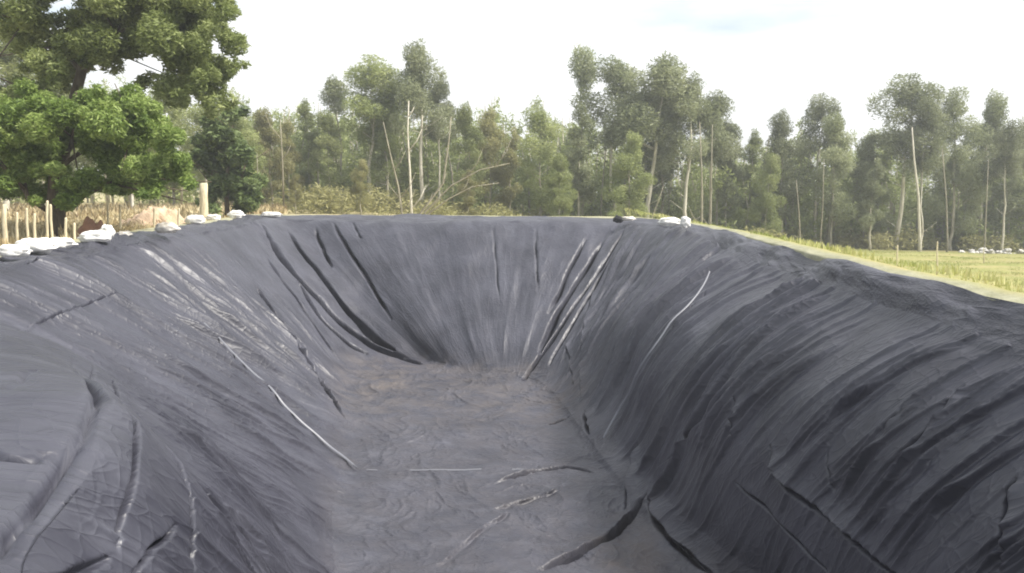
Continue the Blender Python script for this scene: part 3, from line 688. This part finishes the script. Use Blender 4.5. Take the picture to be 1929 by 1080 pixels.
bare([(485, 405), (486, 340), (484, 290)], 36, .05, 'short pale stem right behind the far left corner of the pit')
bare([(535, 405), (532, 300), (528, 225)], 40, .07, 'pale stem in front of the blunt brownish olive tree', twigs=2)
bare([(1228, 410), (1240, 380), (1250, 350)], 41, .06, 'short yellowish stem left of the twin bare poles')

# ------------------------------------------------------------------ left side: big tree, fresh green tree, dark bush
def limbtree(name, base, trunk_pts, r0, limbs, clumps, n, size, seed, lm, bm, label, cat, **kw):
    root = empty(name, base, label, cat); b = np.array(base, float); tb = TB()
    q = [np.array(p, float) - b for p in trunk_pts]; nq = len(q)
    tb.tube(q, [r0 * (1 - .5 * i / (nq - 1)) for i in range(nq)], 10)
    rs_ = np.random.RandomState(seed)
    for (i, e_, r_) in limbs:
        s = q[i]; e2 = np.array(e_, float) - b; m_ = (s + e2) / 2 + rs_.normal(0, .15, 3)
        tb.tube([s, m_, e2], [r_, r_ * .7, r_ * .25], 7)
        for k in range(5):
            d = rs_.normal(0, .6, 3); tb.tube([m_ + (e2 - m_) * rs_.uniform(), e2 + d], [r_ * .35, .01], 5)
    link('trunk', tb.mesh('trunk'), M[bm], root)
    cl = [(c_[0] - b[0], c_[1] - b[1], c_[2] - b[2], *c_[3:]) for c_ in clumps]
    crown('crown', cl, n, size, seed, M[lm], root, **kw); return root
rs = np.random.RandomState(21)
def clump_px(lst, D, dj, rs):
    o_ = []
    for x, y, r_ in lst:
        d = D + rs.uniform(-dj, dj); p = atd(x, y, d); m_ = r_ * d / FPX; o_.append((*p, m_, m_ * 1.1, m_ * .85))
    return o_
big = []
for x, y, r_ in [(210, 30, 80), (290, 40, 70), (350, 60, 60), (400, 40, 45), (330, 120, 60), (395, 110, 45), (240, 100, 55), (160, 60, 55), (370, 165, 38), (405, 150, 36), (425, 70, 26), (300, -40, 90), (200, -60, 90),
               (100, -40, 80), (60, 30, 55), (20, 40, 45), (110, 90, 40), (60, 110, 35), (15, 190, 40), (60, 170, 30), (120, 150, 24), (395, 190, 22), (330, 175, 30), (380, -30, 70), (20, -50, 60), (430, 20, 26), (440, 130, 20), (265, 155, 22), (415, 195, 20), (455, 75, 12), (120, 130, 40), (130, 60, 45), (170, 110, 30), (60, 60, 40), (90, 150, 30), (240, 30, 70)]:
    for q in range(7):
        big.append((x + rs.normal(0, r_ * .45), y + rs.normal(0, r_ * .4), r_ * rs.uniform(.3, .55)))
bb = gp(60, 465, -.45); BX = -10.2
limbtree('shade_tree', (BX, 18, -.45), [(BX, 18, -.7), (BX + .1, 18, .8), (BX + .4, 18, 2.2), (BX + .8, 18, 3.4), (BX + 1.2, 18, 5)], .17,
         [(2, atd(60, 150, 18), .09), (3, atd(300, 60, 18.5), .05), (3, atd(250, 40, 17.5), .09), (4, atd(330, -30, 18), .08), (3, atd(60, 20, 18), .08), (4, atd(150, -60, 18), .07)],
         clump_px(big, 18, 1.3, rs), 170000, .060, 31, 'broad', 'darkbark', 'big dark green broadleaf tree overhanging the top left of the view', 'tree', aspect=.6)
fr = []
for x, y, r_ in [(60, 250, 60), (140, 230, 60), (220, 230, 60), (290, 250, 55), (330, 290, 50), (100, 310, 55), (200, 310, 55), (280, 320, 45), (20, 300, 50), (0, 230, 50), (170, 195, 35), (80, 200, 40), (250, 205, 35), (30, 350, 35),
               (120, 350, 35), (350, 330, 28), (210, 355, 25), (280, 360, 22), (-60, 300, 60), (-60, 220, 60), (-120, 290, 60), (150, 370, 20), (60, 378, 18)]:
    for q in range(6):
        fr.append((x + rs.normal(0, r_ * .45), y + rs.normal(0, r_ * .4), r_ * rs.uniform(.3, .6)))
FX = -9.0
limbtree('leafy_tree', (FX, 15.6, -.45), [(FX, 15.6, -.7), (FX + .1, 15.6, .4), (FX + .2, 15.6, 1.2), (FX + .3, 15.6, 1.9)], .13,
         [(1, atd(40, 300, 15.6), .06), (1, atd(300, 300, 15.8), .06), (2, atd(140, 230, 15.6), .06), (2, atd(260, 250, 15.4), .05)],
         clump_px(fr, 15.6, 1.2, rs), 110000, .050, 33, 'bright', 'darkbark', 'fresh bright green leafy tree in front of the big shade tree at the left', 'tree', aspect=.6)
dk = []
for x, y, r_ in [(430, 250, 40), (455, 290, 40), (415, 300, 40), (440, 340, 40), (400, 340, 32), (470, 340, 26), (450, 215, 26), (410, 240, 30), (430, 385, 36), (465, 385, 26), (400, 385, 24), (385, 270, 22)]:
    for q in range(4): dk.append((x + rs.normal(0, r_ * .4), y + rs.normal(0, r_ * .4), r_ * rs.uniform(.35, .6)))
DX = (430 - 964.5) / FPX * 27
limbtree('dark_bush', (DX, 27, -.45), [(DX, 27, -.7), (DX, 27, .6), (DX + .1, 27, 1.6), (DX + .1, 27, 2.4)], .09,
         [(1, atd(400, 320, 27), .04), (1, atd(465, 300, 27), .04), (2, atd(440, 240, 27), .04)],
         clump_px(dk, 27, .8, rs), 16000, .11, 35, 'dark', 'darkbark', 'dark green tall bush behind the pale round post', 'bush', aspect=.6)
# further trees left behind, seen through gaps
for i, (x, yt, D, w) in enumerate([(20, 60, 34, 1.1), (150, 150, 38, 1.0), (250, 190, 36, 1.0), (330, 170, 40, .9), (390, 200, 38, .9), (-80, 80, 36, 1.1), (90, 240, 42, 1)]):
    gum(x, yt, D, 'full' if i % 2 else 'top', i % 4 + 1, 'euc', ['tall grey tree seen through the gap at the left edge behind the shade tree', 'tree half hidden between shade tree and leafy tree', 'tree glimpsed above the middle of the leafy tree',
        'tree glimpsed under the right end of the shade tree', 'tree just left of the dark bush, far behind it', 'tree beyond the left edge behind the shade tree', 'low far tree behind the left part of the leafy tree'][i], w, 'trees behind the shade tree')

# ------------------------------------------------------------------ left side: stakes, post, soil
def stake(x, yb, yt, D, r_, label, lean=0, name='wooden_stake', cat='stake', mat='stake', group=None):
    p = atd(x, yb, D); q = atd(x + lean, yt, D); zb = gz(p[0], D); tb = TB(); hgt = q[2] - zb
    dx = q[0] - p[0]
    tb.tube([(0, 0, -.15), (dx * .4 + .008, 0, hgt * .4), (dx * .75 - .006, 0, hgt * .75), (dx, 0, hgt - .03), (dx, 0, hgt)], [r_ * 1.05, r_, r_ * .93, r_ * .9, r_ * .6], 9)
    o = link(name, tb.mesh(name), M[mat]); o.location = (p[0], D, zb); tag(o, label, cat, group); return o
sl_ = [(8, 385, 0), (30, 400, 2), (52, 392, -2), (64, 402, 1), (86, 378, 3), (98, 385, -3), (122, 410, 2), (140, 420, 0), (202, 372, 2), (228, 385, -2), (290, 392, 1), (335, 392, 2)]
sd_ = ['thick', 'short', 'straight', 'slim', 'tall', 'slightly leaning', 'low', 'thin', 'tall', 'plain', 'low', 'thin']
wh_ = ['at the left edge behind the first sandbag', 'just right of the thick stake at the left edge', 'behind the left end of the second sandbag', 'behind the middle of the second sandbag', 'behind the right end of the second sandbag',
       'left of the red soil mound, behind the third sandbag', 'next to the left foot of the red soil mound', 'in front of the red soil mound', 'between the red mound and the tan bank', 'at the left foot of the tan bank',
       'in front of the middle of the tan bank', 'in front of the right end of the tan bank']
for i, (x, yt, ln) in enumerate(sl_):
    stake(x, 470, yt, 13.6 + (i % 3) * .3 + (4 if x > 190 else 0), .024 if i else .04, f'{sd_[i]} pale wooden stake {wh_[i]}', ln, group='pale stakes of the old fence on the left')
stake(383, 420, 345, 23.5, .125, 'thick pale round post standing beyond the left rim before the dark bush', 1, 'round_post', 'post')
def mound(x, y, wpx, hpx, D, mat, label, seed):
    p = atd(x, y, D); w = wpx * D / FPX; hh = hpx * D / FPX; zb = gz(p[0], D); nu, nv = 64, 26; V_ = []
    for j in range(nv + 1):
        r_ = j / nv
        for i in range(nu):
            th = 2 * math.pi * i / nu; k = 1 + .25 * mn.noise(Vector((math.cos(th) * 1.3 + seed, math.sin(th) * 1.3, 0)))
            X, Y = math.cos(th) * r_ * w / 2 * k, math.sin(th) * r_ * w * .38 * k
            z = (1 - r_ ** 1.7) * hh * (1 + .35 * mn.noise(Vector((X * 1.4, Y * 1.4 + seed, 3)))) + (.13 * mn.noise(Vector((X * 5, Y * 5, seed))) + .09 * mn.noise(Vector((X * 13, Y * 13, seed + 4)))) * (1 - r_ ** 4) - .06 * r_
            V_.append((X, Y, z))
    F_ = [(j * nu + i, j * nu + (i + 1) % nu, (j + 1) * nu + (i + 1) % nu, (j + 1) * nu + i) for j in range(nv) for i in range(nu)]
    o = link('soil_mound', mesh('soil_mound', V_, F_), M[mat]); o.location = (p[0], D, zb); tag(o, label, 'soil mound')
mound(172, 440, 105, 72, 15.5, 'redsoil', 'red brown mound of dug soil behind the left rim', 2)
mound(290, 430, 190, 58, 20.5, 'tansoil', 'wide tan bank of dug soil behind the left rim, left of the round post', 6)
# ------------------------------------------------------------------ grass
def blades(name, n, fn, size, seed, mat, label, cat):
    rs_ = np.random.RandomState(seed); X, Y = fn(rs_, n); n = len(X); Zb = zg(X, Y)
    if name == 'grass': Zb = Zb * sst(.35, 2.4, X - 4.4) - .02
    hgt = size * rs_.uniform(.4, 1.3, n) * (.6 + .6 * (vn(X * .5, Y * .5, 3) > 0)); an = rs_.uniform(0, 6.28, n); w = hgt * .16
    dx, dy = np.cos(an) * w, np.sin(an) * w; ln = rs_.normal(0, .3, (n, 2)) * hgt[:, None]
    v = np.stack([np.stack([X - dx, Y - dy, Zb - .02], 1), np.stack([X + dx, Y + dy, Zb - .02], 1), np.stack([X + ln[:, 0] * .5 + dx * .6, Y + ln[:, 1] * .5 + dy * .6, Zb + hgt * .6], 1), np.stack([X + ln[:, 0], Y + ln[:, 1], Zb + hgt], 1)], 1).reshape(-1, 3)
    me = mesh(name, v, np.arange(4 * n).reshape(n, 4), False); fattr(me, 'tone', np.repeat(np.clip(.5 + .35 * vn(X * .6, Y * .6, 8) + rs_.normal(0, .18, n), 0, 1), 4))
    tag(link(name, me, M[mat]), label, cat, kind='stuff')
def fr_(rs_, n):
    D = 8 + 42 * rs_.uniform(0, 1, n) ** .8; u = rs_.uniform(.14, 1.0, n); X = u * D
    k = (X > 4.75 + .25 * vn(D * 1.5, D * 0 + 2, 4)); return X[k], D[k]
blades('grass', 150000, fr_, .065, 3, 'grass', 'yellow green grass covering the field right of the pit', 'grass')
def fl_(rs_, n):
    D = 9 + 36 * rs_.uniform(0, 1, n); X = -rs_.uniform(.28, .95, n) * D; k = X < -7.4 - .03 * D; return X[k], D[k]
blades('dry_grass', 70000, fl_, .36, 4, 'straw', 'dry straw coloured grass on the ground left of the pit', 'grass')
cl = []; rs = np.random.RandomState(91)
for i in range(90):
    D = rs.uniform(15.5, 24); X = atd(rs.uniform(-120, 375), 400, D)[0]; r_ = rs.uniform(.12, .38)
    if X > -8.3: continue
    cl.append((X, D, gz(X, D) + r_ * .7, r_ * 1.2, r_, r_))
v, f, t = leaves(cl, 26000, .06, 92, droop=-.4, aspect=.3, shell=.2)
sm = mesh('dry_scrub', v, f, False); fattr(sm, 'tone', t)
tag(link('dry_scrub', sm, M['straw']), 'tan and brown dry brush behind the stakes on the left', 'dry brush', kind='stuff')
# field: stakes and pale heap
for x, yt, D, lab in [(1480, 462, 30, 'pale stake furthest left in the grassy field, close to the rim'), (1575, 466, 26, 'pale stake second from the left in the grassy field'),
                      (1690, 462, 22, 'brightest pale stake, in the middle of the grassy field'), (1765, 455, 24, 'grey stake right of the brightest one in the grassy field'), (1852, 468, 34, 'small far stake under the right hand trees')]:
    X = (x - 964.5) / FPX * D; stake(x, 520, yt, D, .022, lab, 1, group='stakes standing in the field on the right')
rs = np.random.RandomState(77)
hp = empty('stone_heap', (atd(1868, 470, 46)[0], 46, gz(atd(1868, 470, 46)[0], 46)), 'long low pale heap of rubble at the far right end of the field', 'rubble heap')
for i in range(26):
    s = rs.uniform(.14, .3); o = link('stone', sackmesh(200 + i, s * 1.5, s, s * .8, .35), M['stone'], hp); o.location = (rs.uniform(-2.0, 2.0), rs.uniform(-.4, .4), rs.uniform(-.05, .18)); o.rotation_euler = (0, 0, rs.uniform(0, 3))

# ------------------------------------------------------------------ thin haze in the air
hv = [(x, y, z) for x in (-330, 330) for y in (-330, 345) for z in (-8, 17)]
hm_ = bpy.data.meshes.new('haze'); hm_.from_pydata(hv, [], [(0, 1, 3, 2), (4, 6, 7, 5), (0, 4, 5, 1), (2, 3, 7, 6), (0, 2, 6, 4), (1, 5, 7, 3)]); hm_.update()
hz = bpy.data.materials.new('haze_air'); hz.use_nodes = True; t = hz.node_tree; t.nodes.clear()
o_ = t.nodes.new('ShaderNodeOutputMaterial'); vp = t.nodes.new('ShaderNodeVolumePrincipled'); vp.inputs['Density'].default_value = .0021
vp.inputs['Color'].default_value = (.93, .96, 1, 1); vp.inputs['Anisotropy'].default_value = .2; t.links.new(vp.outputs[0], o_.inputs['Volume'])
tag(link('haze', hm_, hz), 'thin pale haze in the air', 'haze', kind='stuff')
